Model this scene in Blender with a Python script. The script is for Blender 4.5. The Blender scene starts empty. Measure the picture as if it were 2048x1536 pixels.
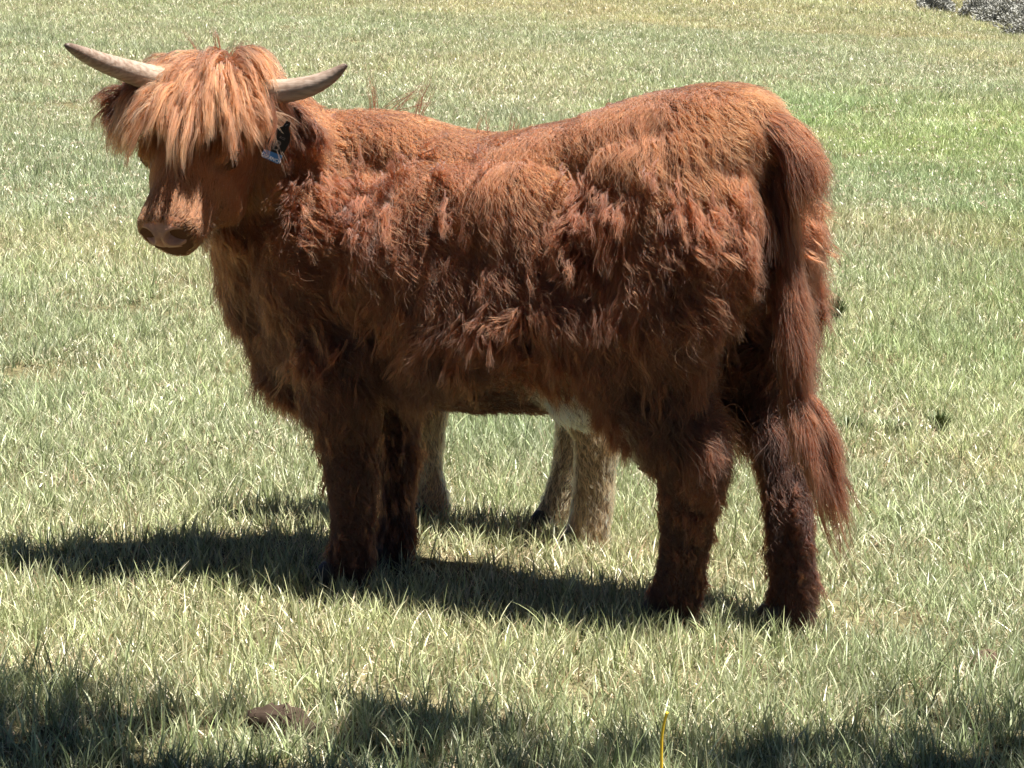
import bpy, bmesh, math
import numpy as np
from mathutils import Vector, Matrix
from mathutils.kdtree import KDTree
from mathutils.bvhtree import BVHTree

SC = bpy.context.scene
COL = SC.collection
R = math.radians
rng = np.random.default_rng(11)

# ------------------------------------------------------------------ camera, sky, sun, exposure
cam_d = bpy.data.cameras.new('camera')
cam = bpy.data.objects.new('camera', cam_d)
COL.objects.link(cam)
cam.location = (0.0, -7.24, 1.6)
cam.rotation_euler = (R(90 - 8.9), 0, 0)
cam_d.sensor_width = 36.0
cam_d.lens = 120.0
cam_d.clip_end = 2000
SC.camera = cam

SUN = np.array((0.29, -0.035, 0.955)); SUN /= np.linalg.norm(SUN)
world = bpy.data.worlds.new('World'); SC.world = world; world.use_nodes = True
wn = world.node_tree.nodes; wl = world.node_tree.links
sky = wn.new('ShaderNodeTexSky'); sky.sky_type = 'NISHITA'; sky.sun_disc = False
sky.sun_elevation = math.asin(SUN[2]); sky.sun_rotation = math.atan2(SUN[0], SUN[1])
sky.altitude = 4000; sky.air_density = .35; sky.dust_density = .1
wl.new(sky.outputs[0], wn['Background'].inputs[0]); wn['Background'].inputs[1].default_value = 0.05
sl = bpy.data.lights.new('sun', 'SUN'); sl.energy = 5.0; sl.angle = R(0.53); sl.color = (1.0, 0.955, 0.88)
sun = bpy.data.objects.new('sun', sl); COL.objects.link(sun)
sun.rotation_euler = Vector(SUN.tolist()).to_track_quat('Z', 'Y').to_euler()
vs = SC.view_settings
vs.view_transform = 'Standard'; vs.look = 'None'; vs.gamma = 1; vs.use_curve_mapping = False
vs.exposure = 1.5
SC.cycles.max_bounces = 8; SC.cycles.diffuse_bounces = 2; SC.cycles.transmission_bounces = 6; SC.cycles.transparent_max_bounces = 8
try:
    SC.cycles_curves.shape = 'RIBBONS'; SC.cycles_curves.subdivisions = 2
except Exception: pass

# ------------------------------------------------------------------ helpers
def PX(px, py, dep):                                 # a place in the scene, worked out once from its bearing and distance
    yv = dep; x = (px - 1024) / 6827 * dep * 1.0; a = R(8.9) + math.atan((py - 768) / 6827)
    return np.array((x, dep - 7.24, 1.6 - dep * math.tan(a)))
def nrm(a):
    a = np.asarray(a, float)
    return a / np.maximum(np.linalg.norm(a, axis=-1, keepdims=True), 1e-9)

def hsh(i, j, k, s):
    n = (i * 374761393 + j * 668265263 + k * 2147483647 + s * 1274126177) & 0xffffffff
    n = ((n ^ (n >> 13)) * 1274126177) & 0xffffffff
    return ((n ^ (n >> 16)) & 0xffff) / 65535.0

def vnoise(p, s=0):                                  # value noise, -1..1
    p = np.asarray(p, float); f = np.floor(p); u = p - f; u = u * u * (3 - 2 * u)
    i = f.astype(np.int64); r = 0
    for a in (0, 1):
        for b in (0, 1):
            for c in (0, 1):
                w = (u[..., 0] if a else 1 - u[..., 0]) * (u[..., 1] if b else 1 - u[..., 1]) * (u[..., 2] if c else 1 - u[..., 2])
                r = r + w * hsh(i[..., 0] + a, i[..., 1] + b, i[..., 2] + c, s)
    return r * 2 - 1

def fbm(p, s=0, o=3):
    r, a, t = 0, 1, 0
    for k in range(o):
        r = r + a * vnoise(p * 2 ** k, s + 17 * k); t += a; a *= .5
    return r / t

def vecnoise(p, s=0): return np.stack([fbm(p, s, 2), fbm(p, s + 5, 2), fbm(p, s + 9, 2)], -1)

def sstep(a, b, x):
    t = np.clip((x - a) / (b - a), 0, 1); return t * t * (3 - 2 * t)

def gz(x, y):                                        # the lie of the pasture
    p = np.stack([np.asarray(x, float), np.asarray(y, float), np.zeros_like(np.asarray(x, float))], -1)
    near = 1 - sstep(60, 140, np.hypot(x, y))
    base = -0.05 * np.clip(x, -60, 60)
    hill = 0.035 * np.maximum(np.asarray(y) - 45, 0) * sstep(45, 90, y)
    return base + hill + (0.018 * vnoise(p * 1.7, 3) + 0.035 * vnoise(p * .35, 4) * sstep(1, 6, np.abs(y))) * near + 0.006 * vnoise(p * 6, 8)

def mesh_obj(name, verts, faces, mat=None, parent=None, smooth=True, link=True):
    me = bpy.data.meshes.new(name)
    me.from_pydata([tuple(v) for v in verts], [], [tuple(f) for f in faces]); me.update()
    if smooth: me.polygons.foreach_set('use_smooth', [True] * len(me.polygons))
    o = bpy.data.objects.new(name, me)
    if mat: me.materials.append(mat)
    if link: COL.objects.link(o)
    if parent: o.parent = parent
    return o

def tag(o, label=None, cat=None, group=None, kind=None):
    if label: o['label'] = label
    if cat: o['category'] = cat
    if group: o['group'] = group
    if kind: o['kind'] = kind
    return o

def loft(rings, cap=True):
    """rings: list of (n,3) arrays -> verts, faces"""
    n = len(rings[0]); V = np.concatenate(rings); F = []
    for i in range(len(rings) - 1):
        for j in range(n):
            a, b = i * n + j, i * n + (j + 1) % n
            F.append((a, b, b + n, a + n))
    if cap:
        F.append(tuple(range(n))[::-1]); F.append(tuple((len(rings) - 1) * n + j for j in range(n)))
    return V, F

def tube(pts, rad, n=14, flat=None, side=None):
    """pts (k,3), rad list of (across, other) or float"""
    pts = np.array(pts, float); rings = []
    for i, p in enumerate(pts):
        t = nrm(pts[min(i + 1, len(pts) - 1)] - pts[max(i - 1, 0)])
        s = np.array(side if side is not None else (1.0, 0.1, 0.0), float); s = nrm(s - t * s.dot(t)); o = np.cross(t, s)
        r = rad[i]; ra, rb = (r, r) if np.isscalar(r) else r
        a = np.linspace(0, 2 * math.pi, n, endpoint=False)
        rings.append(p + np.outer(np.cos(a) * ra, s) + np.outer(np.sin(a) * rb, o))
    return loft(rings)

def smooth_path(pts, rad, k=5):
    """Catmull-Rom resample of points and radii"""
    P = np.array(pts, float); Q = np.array([r if not np.isscalar(r) else (r, r) for r in rad], float)
    A = np.concatenate([P, Q], 1); A = np.vstack([2 * A[0] - A[1], A, 2 * A[-1] - A[-2]]); out = []
    for i in range(1, len(A) - 2):
        for t in np.linspace(0, 1, k, endpoint=False):
            a, b, c, d = A[i - 1:i + 3]
            out.append(.5 * ((2 * b) + (c - a) * t + (2 * a - 5 * b + 4 * c - d) * t ** 2 + (3 * b - a - 3 * c + d) * t ** 3))
    out.append(A[-2]); out = np.array(out)
    return out[:, :3], [tuple(np.maximum(q, .002)) for q in out[:, 3:]]

class Soup:
    def __init__(s): s.V = []; s.F = []; s.n = 0
    def add(s, vf):
        V, F = vf; s.V.append(np.asarray(V)); s.F += [tuple(i + s.n for i in f) for f in F]; s.n += len(V)
    def limb(s, pts, rad, n=16, side=None, k=5):
        P, Q = smooth_path(pts, rad, k); s.add(tube(P, Q, n, side=side))
    def ball(s, c, r, axes=None, n=14):
        ax = np.eye(3) if axes is None else np.array(axes); rings = []
        for ph in np.linspace(.12, math.pi - .12, 9):
            a = np.linspace(0, 2 * math.pi, n, endpoint=False)
            l = np.stack([np.cos(a) * math.sin(ph) * r[0], np.sin(a) * math.sin(ph) * r[1], np.full(n, math.cos(ph) * r[2])], -1)
            rings.append(np.array(c) + l @ ax)
        s.add(loft(rings))

def fuse(name, soup, voxel, iters, parent=None, mat=None):
    """one continuous body surface out of overlapping volumes"""
    o = mesh_obj('source', np.concatenate(soup.V), soup.F)
    bm = bmesh.new(); bm.from_mesh(o.data); bmesh.ops.recalc_face_normals(bm, faces=bm.faces); bm.to_mesh(o.data); bm.free()
    m = o.modifiers.new('r', 'REMESH'); m.mode = 'VOXEL'; m.voxel_size = voxel
    m = o.modifiers.new('s', 'SMOOTH'); m.factor = .5; m.iterations = iters
    dg = bpy.context.evaluated_depsgraph_get(); dg.update()
    me = bpy.data.meshes.new_from_object(o.evaluated_get(dg)); me.name = name
    bpy.data.objects.remove(o)
    me.polygons.foreach_set('use_smooth', [True] * len(me.polygons))
    if mat: me.materials.clear(); me.materials.append(mat)
    b = bpy.data.objects.new(name, me); COL.objects.link(b)
    if parent: b.parent = parent
    return b

def verts_of(me):
    a = np.empty(len(me.vertices) * 3); me.vertices.foreach_get('co', a); return a.reshape(-1, 3)

def vnormals(me):
    a = np.empty(len(me.vertices) * 3); me.vertex_normals.foreach_get('vector', a); return a.reshape(-1, 3)

def sample(me, n, dens=None):
    me.calc_loop_triangles(); nt = len(me.loop_triangles)
    T = np.empty(nt * 3, int); me.loop_triangles.foreach_get('vertices', T); T = T.reshape(-1, 3)
    V = verts_of(me); N = vnormals(me)
    A = np.linalg.norm(np.cross(V[T[:, 1]] - V[T[:, 0]], V[T[:, 2]] - V[T[:, 0]]), axis=1) / 2
    if dens is not None: A = A * dens(V[T].mean(1))
    i = rng.choice(nt, n, p=A / A.sum()); a, b = rng.random(n), rng.random(n)
    f = a + b > 1; a[f], b[f] = 1 - a[f], 1 - b[f]; c = 1 - a - b
    w = np.stack([c, a, b], -1)[..., None]
    return (V[T[i]] * w).sum(1), nrm((N[T[i]] * w).sum(1))

def hair_obj(name, P, rad, colr, mat, parent):
    """P (n,k,3) points, rad (n,k), colr (n,k,3)"""
    n, k, _ = P.shape
    hc = bpy.data.hair_curves.new(name); hc.add_curves([k] * n)
    hc.attributes['position'].data.foreach_set('vector', P.astype(np.float32).ravel())
    r = hc.attributes.get('radius') or hc.attributes.new('radius', 'FLOAT', 'POINT')
    r.data.foreach_set('value', rad.astype(np.float32).ravel())
    c = hc.attributes.new('tone', 'FLOAT_COLOR', 'POINT')
    c.data.foreach_set('color', np.concatenate([colr, np.ones((n, k, 1))], -1).astype(np.float32).ravel())
    hc.materials.append(mat)
    o = bpy.data.objects.new(name, hc); COL.objects.link(o); o.parent = parent; o['kind'] = 'stuff'
    return o

def nearest(centres, pts):
    kd = KDTree(len(centres))
    for i, c in enumerate(centres): kd.insert(c, i)
    kd.balance()
    return np.array([kd.find(p)[1] for p in pts])

# ------------------------------------------------------------------ materials
def newmat(name):
    m = bpy.data.materials.new(name); m.use_nodes = True; return m, m.node_tree.nodes, m.node_tree.links

def simple(name, col, rough=.7, spec=.3, scale=20, var=.25, bump=.0, bscale=60):
    m, n, l = newmat(name); b = n['Principled BSDF']
    b.inputs['Roughness'].default_value = rough; b.inputs['Specular IOR Level'].default_value = spec
    tc = n.new('ShaderNodeTexCoord'); nz = n.new('ShaderNodeTexNoise'); nz.inputs['Scale'].default_value = scale; nz.inputs['Detail'].default_value = 4
    l.new(tc.outputs['Object'], nz.inputs['Vector'])
    mx = n.new('ShaderNodeMix'); mx.data_type = 'RGBA'
    mx.inputs[6].default_value = tuple(c * (1 - var) for c in col) + (1,); mx.inputs[7].default_value = tuple(min(1, c * (1 + var)) for c in col) + (1,)
    l.new(nz.outputs[0], mx.inputs[0]); l.new(mx.outputs[2], b.inputs['Base Color'])
    if bump:
        n2 = n.new('ShaderNodeTexNoise'); n2.inputs['Scale'].default_value = bscale; l.new(tc.outputs['Object'], n2.inputs['Vector'])
        bp = n.new('ShaderNodeBump'); bp.inputs['Strength'].default_value = bump; bp.inputs['Distance'].default_value = .003
        l.new(n2.outputs[0], bp.inputs['Height']); l.new(bp.outputs[0], b.inputs['Normal'])
    return m

def hair_mat(name, rough=.6):
    m, n, l = newmat(name); n.remove(n['Principled BSDF'])
    at = n.new('ShaderNodeAttribute'); at.attribute_name = 'tone'
    h = n.new('ShaderNodeBsdfHairPrincipled'); h.parametrization = 'COLOR'
    l.new(at.outputs['Color'], h.inputs['Color'])
    h.inputs['Roughness'].default_value = rough; h.inputs['Radial Roughness'].default_value = .6
    h.inputs['Random Roughness'].default_value = .2
    l.new(h.outputs[0], n['Material Output'].inputs[0]); return m

M_hair = hair_mat('coat_hair')
M_skin = simple('hide_skin', (.10, .045, .024), .9, .1)
M_skinc = simple('calf_hide', (.2, .13, .08), .9, .1)
M_nose = simple('nose_leather', (.37, .19, .13), .55, .3, 60, .35, .6, 260)
M_nostril = simple('nostril_skin_shade', (.008, .005, .004), .8, .2)  # dark nostril skin, blackened further to stand in for shade in the recess
M_hoof = simple('hoof_horn', (.035, .028, .022), .5, .4, 40, .4, .3)
M_eye = simple('eye_gloss', (.008, .005, .004), .08, .6)
M_tag = simple('tag_black', (.006, .006, .008), .45, .3, 10, .1)
M_blue = simple('tag_blue', (.05, .17, .42), .35, .4, 10, .1)
M_white = simple('tag_white', (.75, .76, .78), .5, .3, 10, .05)
M_grey = simple('tag_print_grey', (.14, .12, .12), .5, .3, 10, .05)

def horn_mat():
    m, n, l = newmat('horn_keratin'); b = n['Principled BSDF']
    b.inputs['Roughness'].default_value = .5; b.inputs['Specular IOR Level'].default_value = .35
    at = n.new('ShaderNodeAttribute'); at.attribute_name = 'along'
    cr = n.new('ShaderNodeValToRGB'); l.new(at.outputs['Fac'], cr.inputs[0]); e = cr.color_ramp.elements
    e[0].color = (.42, .33, .26, 1); e[1].color = (.11, .075, .06, 1); e[1].position = 1
    a = e.new(.6); a.color = (.33, .25, .2, 1)
    tc = n.new('ShaderNodeTexCoord'); nz = n.new('ShaderNodeTexNoise'); nz.inputs['Scale'].default_value = 45; nz.inputs['Detail'].default_value = 6
    mp = n.new('ShaderNodeMapping'); mp.inputs['Scale'].default_value = (.4, 3, 3)
    l.new(tc.outputs['Object'], mp.inputs[0]); l.new(mp.outputs[0], nz.inputs['Vector'])
    mx = n.new('ShaderNodeMix'); mx.data_type = 'RGBA'; mx.blend_type = 'MULTIPLY'; mx.inputs[0].default_value = .8
    r2 = n.new('ShaderNodeValToRGB'); r2.color_ramp.elements[0].position = .35; r2.color_ramp.elements[0].color = (.5, .42, .36, 1); r2.color_ramp.elements[1].position = .6
    l.new(nz.outputs[0], r2.inputs[0]); l.new(cr.outputs[0], mx.inputs[6]); l.new(r2.outputs[0], mx.inputs[7]); l.new(mx.outputs[2], b.inputs['Base Color'])
    bp = n.new('ShaderNodeBump'); bp.inputs['Strength'].default_value = .5; bp.inputs['Distance'].default_value = .002
    l.new(nz.outputs[0], bp.inputs['Height']); l.new(bp.outputs[0], b.inputs['Normal']); return m
M_horn = horn_mat()

def blade_mat():
    m, n, l = newmat('grass_blade'); b = n['Principled BSDF']; out = n['Material Output']
    a1 = n.new('ShaderNodeAttribute'); a1.attribute_name = 'blade'
    a2 = n.new('ShaderNodeAttribute'); a2.attribute_name = 'tint'; a2.attribute_type = 'INSTANCER'
    mx = n.new('ShaderNodeMix'); mx.data_type = 'RGBA'; mx.blend_type = 'MULTIPLY'; mx.inputs[0].default_value = 1
    l.new(a1.outputs['Color'], mx.inputs[6]); l.new(a2.outputs['Color'], mx.inputs[7])
    l.new(mx.outputs[2], b.inputs['Base Color']); b.inputs['Roughness'].default_value = .42; b.inputs['Specular IOR Level'].default_value = .6
    tr = n.new('ShaderNodeBsdfTranslucent'); l.new(mx.outputs[2], tr.inputs[0])
    ms = n.new('ShaderNodeMixShader'); ms.inputs[0].default_value = .26
    l.new(b.outputs[0], ms.inputs[1]); l.new(tr.outputs[0], ms.inputs[2]); l.new(ms.outputs[0], out.inputs[0]); return m
M_blade = blade_mat()

def ground_mat():
    m, n, l = newmat('pasture_soil'); b = n['Principled BSDF']; b.inputs['Roughness'].default_value = .95; b.inputs['Specular IOR Level'].default_value = .1
    tc = n.new('ShaderNodeTexCoord')
    def noise(sc, det=5):
        q = n.new('ShaderNodeTexNoise'); q.inputs['Scale'].default_value = sc; q.inputs['Detail'].default_value = det; l.new(tc.outputs['Object'], q.inputs['Vector']); return q
    def ramp(src, *st):
        q = n.new('ShaderNodeValToRGB'); l.new(src, q.inputs[0]); e = q.color_ramp.elements
        e[0].position, e[0].color = st[0][0], st[0][1] + (1,); e[1].position, e[1].color = st[-1][0], st[-1][1] + (1,)
        for p, c in st[1:-1]: k = e.new(p); k.color = c + (1,)
        return q
    base = ramp(noise(9).outputs[0], (.3, (.08, .075, .04)), (.5, (.14, .125, .07)), (.7, (.23, .20, .12)))
    fine = ramp(noise(70, 8).outputs[0], (.35, (.45, .42, .4)), (.65, (1.25, 1.25, 1.15)))
    mx = n.new('ShaderNodeMix'); mx.data_type = 'RGBA'; mx.blend_type = 'MULTIPLY'; mx.inputs[0].default_value = 1
    l.new(base.outputs[0], mx.inputs[6]); l.new(fine.outputs[0], mx.inputs[7]); l.new(mx.outputs[2], b.inputs['Base Color'])
    bp = n.new('ShaderNodeBump'); bp.inputs['Strength'].default_value = .7; bp.inputs['Distance'].default_value = .02
    l.new(noise(45, 6).outputs[0], bp.inputs['Height']); l.new(bp.outputs[0], b.inputs['Normal']); return m
M_ground = ground_mat()

# ------------------------------------------------------------------ ground
def make_ground():
    def axis(lo, hi, near, step, k=1.22):
        a = list(np.arange(-near, near + 1e-6, step)); s = step
        while a[-1] < hi: s *= k; a.append(a[-1] + s)
        s = step
        while a[0] > lo: s *= k; a.insert(0, a[0] - s)
        return np.array(a)
    X = axis(-700, 700, 5, .1); Y = axis(-400, 900, 10, .1)
    gx, gy = np.meshgrid(X, Y); Z = gz(gx, gy)
    V = np.stack([gx.ravel(), gy.ravel(), Z.ravel()], -1); w = len(X); F = []
    i, j = np.meshgrid(np.arange(len(Y) - 1), np.arange(w - 1), indexing='ij'); a = (i * w + j).ravel()
    F = np.stack([a, a + 1, a + 1 + w, a + w], -1)
    tag(mesh_obj('ground', V, F.tolist(), M_ground), 'pasture ground of thin soil and dry thatch under the grass', kind='structure')
make_ground()

# ------------------------------------------------------------------ grass
def blades(n, half, hmin, hmax, wid, straw, lean, seed, seg=4, arc=.6):
    r = np.random.default_rng(seed)
    x, y = r.uniform(-half, half, n), r.uniform(-half, half, n)
    # gather some into tufts
    tf = r.uniform(-half, half, (max(4, n // 22), 2)); k = r.integers(0, len(tf), n); g = r.random(n) < .6
    x[g] = tf[k[g], 0] + r.normal(0, .011, g.sum()); y[g] = tf[k[g], 1] + r.normal(0, .011, g.sum())
    L = r.uniform(hmin, hmax, n) * r.uniform(.7, 1.15, n); az = r.uniform(0, 2 * math.pi, n)
    st = r.random(n) < straw
    tilt = np.abs(r.normal(0, lean, n)); tilt[st] += r.uniform(.2, 1.1, st.sum()); bend = r.uniform(.1, 1.0, n) * arc
    w = wid * r.uniform(.6, 1.5, n); tw = r.uniform(0, math.pi, n)
    V = np.zeros((n, seg * 2 + 1, 3)); px = x.copy(); py = y.copy(); pz = np.full(n, -.006)
    d = np.stack([np.cos(az), np.sin(az)], -1); side = np.stack([np.cos(tw), np.sin(tw)], -1)
    for i in range(seg + 1):
        t = i / seg; ww = w * (1 - t ** 2.2) * .5
        if i < seg:
            V[:, 2 * i, 0] = px - side[:, 0] * ww; V[:, 2 * i, 1] = py - side[:, 1] * ww; V[:, 2 * i, 2] = pz
            V[:, 2 * i + 1, 0] = px + side[:, 0] * ww; V[:, 2 * i + 1, 1] = py + side[:, 1] * ww; V[:, 2 * i + 1, 2] = pz
        else:
            V[:, 2 * i, 0] = px; V[:, 2 * i, 1] = py; V[:, 2 * i, 2] = pz
        a = np.minimum(tilt + bend * t * 1.6, 1.9); s = L / seg
        px = px + np.sin(a) * d[:, 0] * s; py = py + np.sin(a) * d[:, 1] * s; pz = np.maximum(pz + np.cos(a) * s, .002)
    m = seg * 2 + 1; base = np.arange(n) * m; F = []
    for i in range(seg - 1):
        q = np.stack([base + 2 * i, base + 2 * i + 1, base + 2 * i + 3, base + 2 * i + 2], -1); F += q.tolist()
    F += np.stack([base + 2 * seg - 2, base + 2 * seg - 1, base + 2 * seg], -1).tolist()
    green = np.array([[.34, .41, .21], [.46, .51, .29], [.15, .195, .085], [.54, .57, .37], [.40, .45, .28]])
    dry = np.array([[.68, .63, .44], [.58, .53, .36], [.80, .77, .60], [.38, .28, .18]])
    c = np.where(st[:, None], dry[r.integers(0, 4, n)], green[r.integers(0, 5, n)]) * np.exp(r.normal(-.04, .30, (n, 1)))
    C =  np.repeat(c[:, None], m, 1); tt = (np.arange(m) // 2 / seg)[None, :, None]
    C = C * (1 - .15 * tt) + tt * .15 * np.array([.55, .52, .34])
    return V.reshape(-1, 3), F, C.reshape(-1, 3)

def tile(name, args):
    V, F, C = blades(**args); o = mesh_obj(name, V, F, M_blade, link=False)
    at = o.data.attributes.new('blade', 'FLOAT_COLOR', 'POINT')
    at.data.foreach_set('color', np.concatenate([C, np.ones((len(C), 1))], 1).astype(np.float32).ravel()); return o

def scatter(name, tiles, P, rotz, scale, tint, idx):
    """a point cloud of one object; geometry nodes set a blade clump on each point"""
    me = bpy.data.meshes.new(name); me.vertices.add(len(P)); me.vertices.foreach_set('co', P.astype(np.float32).ravel())
    for nm, tp, fld, v in (('rotz', 'FLOAT', 'value', rotz), ('size', 'FLOAT_VECTOR', 'vector', scale), ('tint', 'FLOAT_COLOR', 'color', np.concatenate([tint, np.ones((len(P), 1))], 1)), ('pick', 'INT', 'value', idx)):
        a = me.attributes.new(nm, tp, 'POINT'); a.data.foreach_set(fld, np.ascontiguousarray(v.astype(np.int32 if tp == 'INT' else np.float32)).ravel())
    o = bpy.data.objects.new(name, me); COL.objects.link(o)
    src = bpy.data.collections.new(name + '_clumps')
    for t in tiles: src.objects.link(t)
    g = bpy.data.node_groups.new(name, 'GeometryNodeTree')
    g.interface.new_socket('Geometry', in_out='INPUT', socket_type='NodeSocketGeometry'); g.interface.new_socket('Geometry', in_out='OUTPUT', socket_type='NodeSocketGeometry')
    N, L = g.nodes, g.links
    gi, go = N.new('NodeGroupInput'), N.new('NodeGroupOutput')
    m2p = N.new('GeometryNodeMeshToPoints'); L.new(gi.outputs[0], m2p.inputs[0])
    ci = N.new('GeometryNodeCollectionInfo'); ci.inputs[0].default_value = src; ci.inputs['Separate Children'].default_value = True; ci.inputs['Reset Children'].default_value = True
    ip = N.new('GeometryNodeInstanceOnPoints'); L.new(m2p.outputs[0], ip.inputs['Points']); L.new(ci.outputs[0], ip.inputs['Instance'])
    ip.inputs['Pick Instance'].default_value = True
    def na(n_, tp):
        q = N.new('GeometryNodeInputNamedAttribute'); q.data_type = tp; q.inputs[0].default_value = n_; return q.outputs['Attribute']
    L.new(na('pick', 'INT'), ip.inputs['Instance Index'])
    cx = N.new('ShaderNodeCombineXYZ'); L.new(na('rotz', 'FLOAT'), cx.inputs[2])
    er = N.new('FunctionNodeEulerToRotation'); L.new(cx.outputs[0], er.inputs[0]); L.new(er.outputs[0], ip.inputs['Rotation'])
    L.new(na('size', 'FLOAT_VECTOR'), ip.inputs['Scale'])
    L.new(ip.outputs[0], go.inputs[0])
    md = o.modifiers.new('scatter', 'NODES'); md.node_group = g
    return o

TURF = [tile('turf_%d' % i, dict(n=820, half=.17, hmin=.025, hmax=.078, wid=.0030, straw=.30, lean=.35, seed=50 + i)) for i in range(7)]
FLECK = [tile('fleck_%d' % i, dict(n=46, half=.17, hmin=.010, hmax=.026, wid=.0055, straw=1.0, lean=1.0, seed=190 + i, seg=2, arc=.3)) for i in range(5)]
TALL = [tile('tuft_%d' % i, dict(n=105, half=.17, hmin=.06, hmax=.13, wid=.0029, straw=.2, lean=.3, seed=90 + i, seg=6, arc=.9)) for i in range(6)]

def lush(x, y):                                       # greener, wetter band right of the heifer
    d = y + 7.24
    a = .5 * sstep(.5, 2.4, x + .8 * fbm(np.stack([x * .6, y * .5, 0 * x], -1), 35, 2)) * sstep(8.2, 11.5, d) * (1 - sstep(21, 26, d))
    n = fbm(np.stack([x * 1.3, y * .7, 0 * x], -1), 31, 3)
    return np.clip(a * (.75 + .8 * n + .5 * sstep(18.0, 21.2, d)), 0, 1)

def grass_field():
    P = []; S = []
    # near: fine grid; far: the same clumps a little larger
    for y0, y1, sp, hw, sc in ((-10.5, -2.2, .34, 4.5, 1.0), (-2.2, 3.5, .235, 3.2, 1.0), (3.5, 14, .27, 4.6, 1.0), (14, 30, .36, 9, 1.25), (30, 75, .7, 22, 2.0)):
        ys = np.arange(y0, y1, sp); xs = np.arange(-hw, hw, sp); a, b = np.meshgrid(xs, ys); a = a.ravel(); b = b.ravel()
        a = a + rng.uniform(-.4, .4, len(a)) * sp; b = b + rng.uniform(-.4, .4, len(a)) * sp
        P.append(np.stack([a, b], -1)); S.append(np.full(len(a), sc))
    P = np.concatenate(P); S = np.concatenate(S); x, y = P[:, 0], P[:, 1]
    z = gz(x, y); q = np.stack([x, y, 0 * x], -1)
    lu = lush(x, y); hv = 1 + .35 * fbm(q * .9, 21, 2) + .25 * lu
    n1 = fbm(q * .5, 41, 3)[:, None]; n2 = fbm(q * 1.9 + 7, 43, 2)[:, None]
    tint = np.ones((len(P), 3)) * (1 + .14 * n2)
    tint = tint * np.where(n1 > 0, 1 + n1 * np.array([.30, .14, .10]), 1 + (-n1) * np.array([-.16, -.06, -.05]))
    tint = tint * (1 - lu[:, None]) + tint * lu[:, None] * np.array([.74, 1.04, .56])
    far = sstep(15, 40, y)[:, None]; tint = tint * (1 - far) + tint * far * np.array([1.20, 1.04, .90])
    sc = np.stack([S, S, S ** .5 * hv * .95], -1)
    # the field's dry margin before the sagebrush
    o = scatter('grass', TURF, np.stack([x, y, z], -1), rng.uniform(0, 6.28, len(P)), sc, tint, rng.integers(0, len(TURF), len(P)))
    tag(o, 'pale green pasture grass mixed with straw coloured blades', 'grass', kind='stuff')
    m = rng.random(len(P)) < np.clip(.05 + .5 * fbm(q * .8, 63, 2) + .75 * sstep(3, 10, y), 0, 1) * (1 - .6 * lu)
    o3 = scatter('dry_flecks', FLECK, np.stack([x[m], y[m], z[m] + .035 * hv[m]], -1), rng.uniform(0, 6.28, m.sum()), np.stack([S[m], S[m], S[m]], -1) , np.ones((m.sum(), 3)) * .82, rng.integers(0, len(FLECK), m.sum()))
    tag(o3, 'pale dry leaf flecks and seed heads caught in the pasture grass', 'grass litter', kind='stuff')
    # taller loose blades
    m = rng.random(len(P)) < .75 * np.where(y < 6, 1, .55); Q = P[m] + rng.uniform(-.1, .1, (m.sum(), 2)); zz = gz(Q[:, 0], Q[:, 1])
    h2 = np.clip(1 + .5 * fbm(np.stack([Q[:, 0], Q[:, 1], 0 * zz], -1) * 1.1, 61, 2) + .2 * (Q[:, 1] < -.6), .5, 1.6)
    o2 = scatter('tall_grass', TALL, np.stack([Q[:, 0], Q[:, 1], zz], -1), rng.uniform(0, 6.28, len(Q)), np.stack([S[m] * .9, S[m] * .9, h2 * .88], -1), tint[m] * np.array([.98, 1.02, .90]), rng.integers(0, len(TALL), len(Q)))
    tag(o2, 'longer loose grass blades arching above the turf', 'grass', kind='stuff')
grass_field()

# ------------------------------------------------------------------ the heifer
TH = R(27); U = np.array((math.cos(TH), -math.sin(TH), 0)); W = np.array((math.sin(TH), math.cos(TH), 0)); UP = np.array((0, 0, 1.0))
def B(s, w, z): return U * s + W * w + UP * z

heifer = bpy.data.objects.new('highland_heifer', None); COL.objects.link(heifer)
tag(heifer, 'shaggy red brown heifer with short upswept horns, standing in front of the pale calf', 'cow')

# head frame: axis D (poll to nose), N out of the forehead, S to the heifer's left (right in the picture)
HC = np.array((-.632, .07, 1.052)); HD = nrm((-.28, -.66, -.70))
HS = nrm(np.cross(HD, UP)) * 1.0; HS = -HS if HS[0] < 0 else HS
HN = nrm(np.cross(HS, HD)); HN = -HN if HN[2] < 0 else HN
HL = .385
def Hp(t, s, n): return HC + HD * t * .92 + HS * s + HN * n

def ring(c, a, b, ax, bx, n=24, p=2.3):
    t = np.linspace(0, 2 * math.pi, n, endpoint=False); ct, st = np.cos(t), np.sin(t)
    return c + np.outer(np.sign(ct) * np.abs(ct) ** (2 / p) * a, ax) + np.outer(np.sign(st) * np.abs(st) ** (2 / p) * b, bx)

def torso(soup, st, u, w, p=2.3):
    A = np.array(st, float); s0 = A[:, 0]; s1 = np.linspace(s0[0], s0[-1], 26)
    cols = [np.interp(s1, s0, A[:, k]) for k in range(1, A.shape[1])]
    soup.add(loft([ring(u * s + w * off + UP * zc, hw, hz, w, UP, p=p) for s, zc, hz, hw, off in zip(s1, *cols)]))

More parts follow.
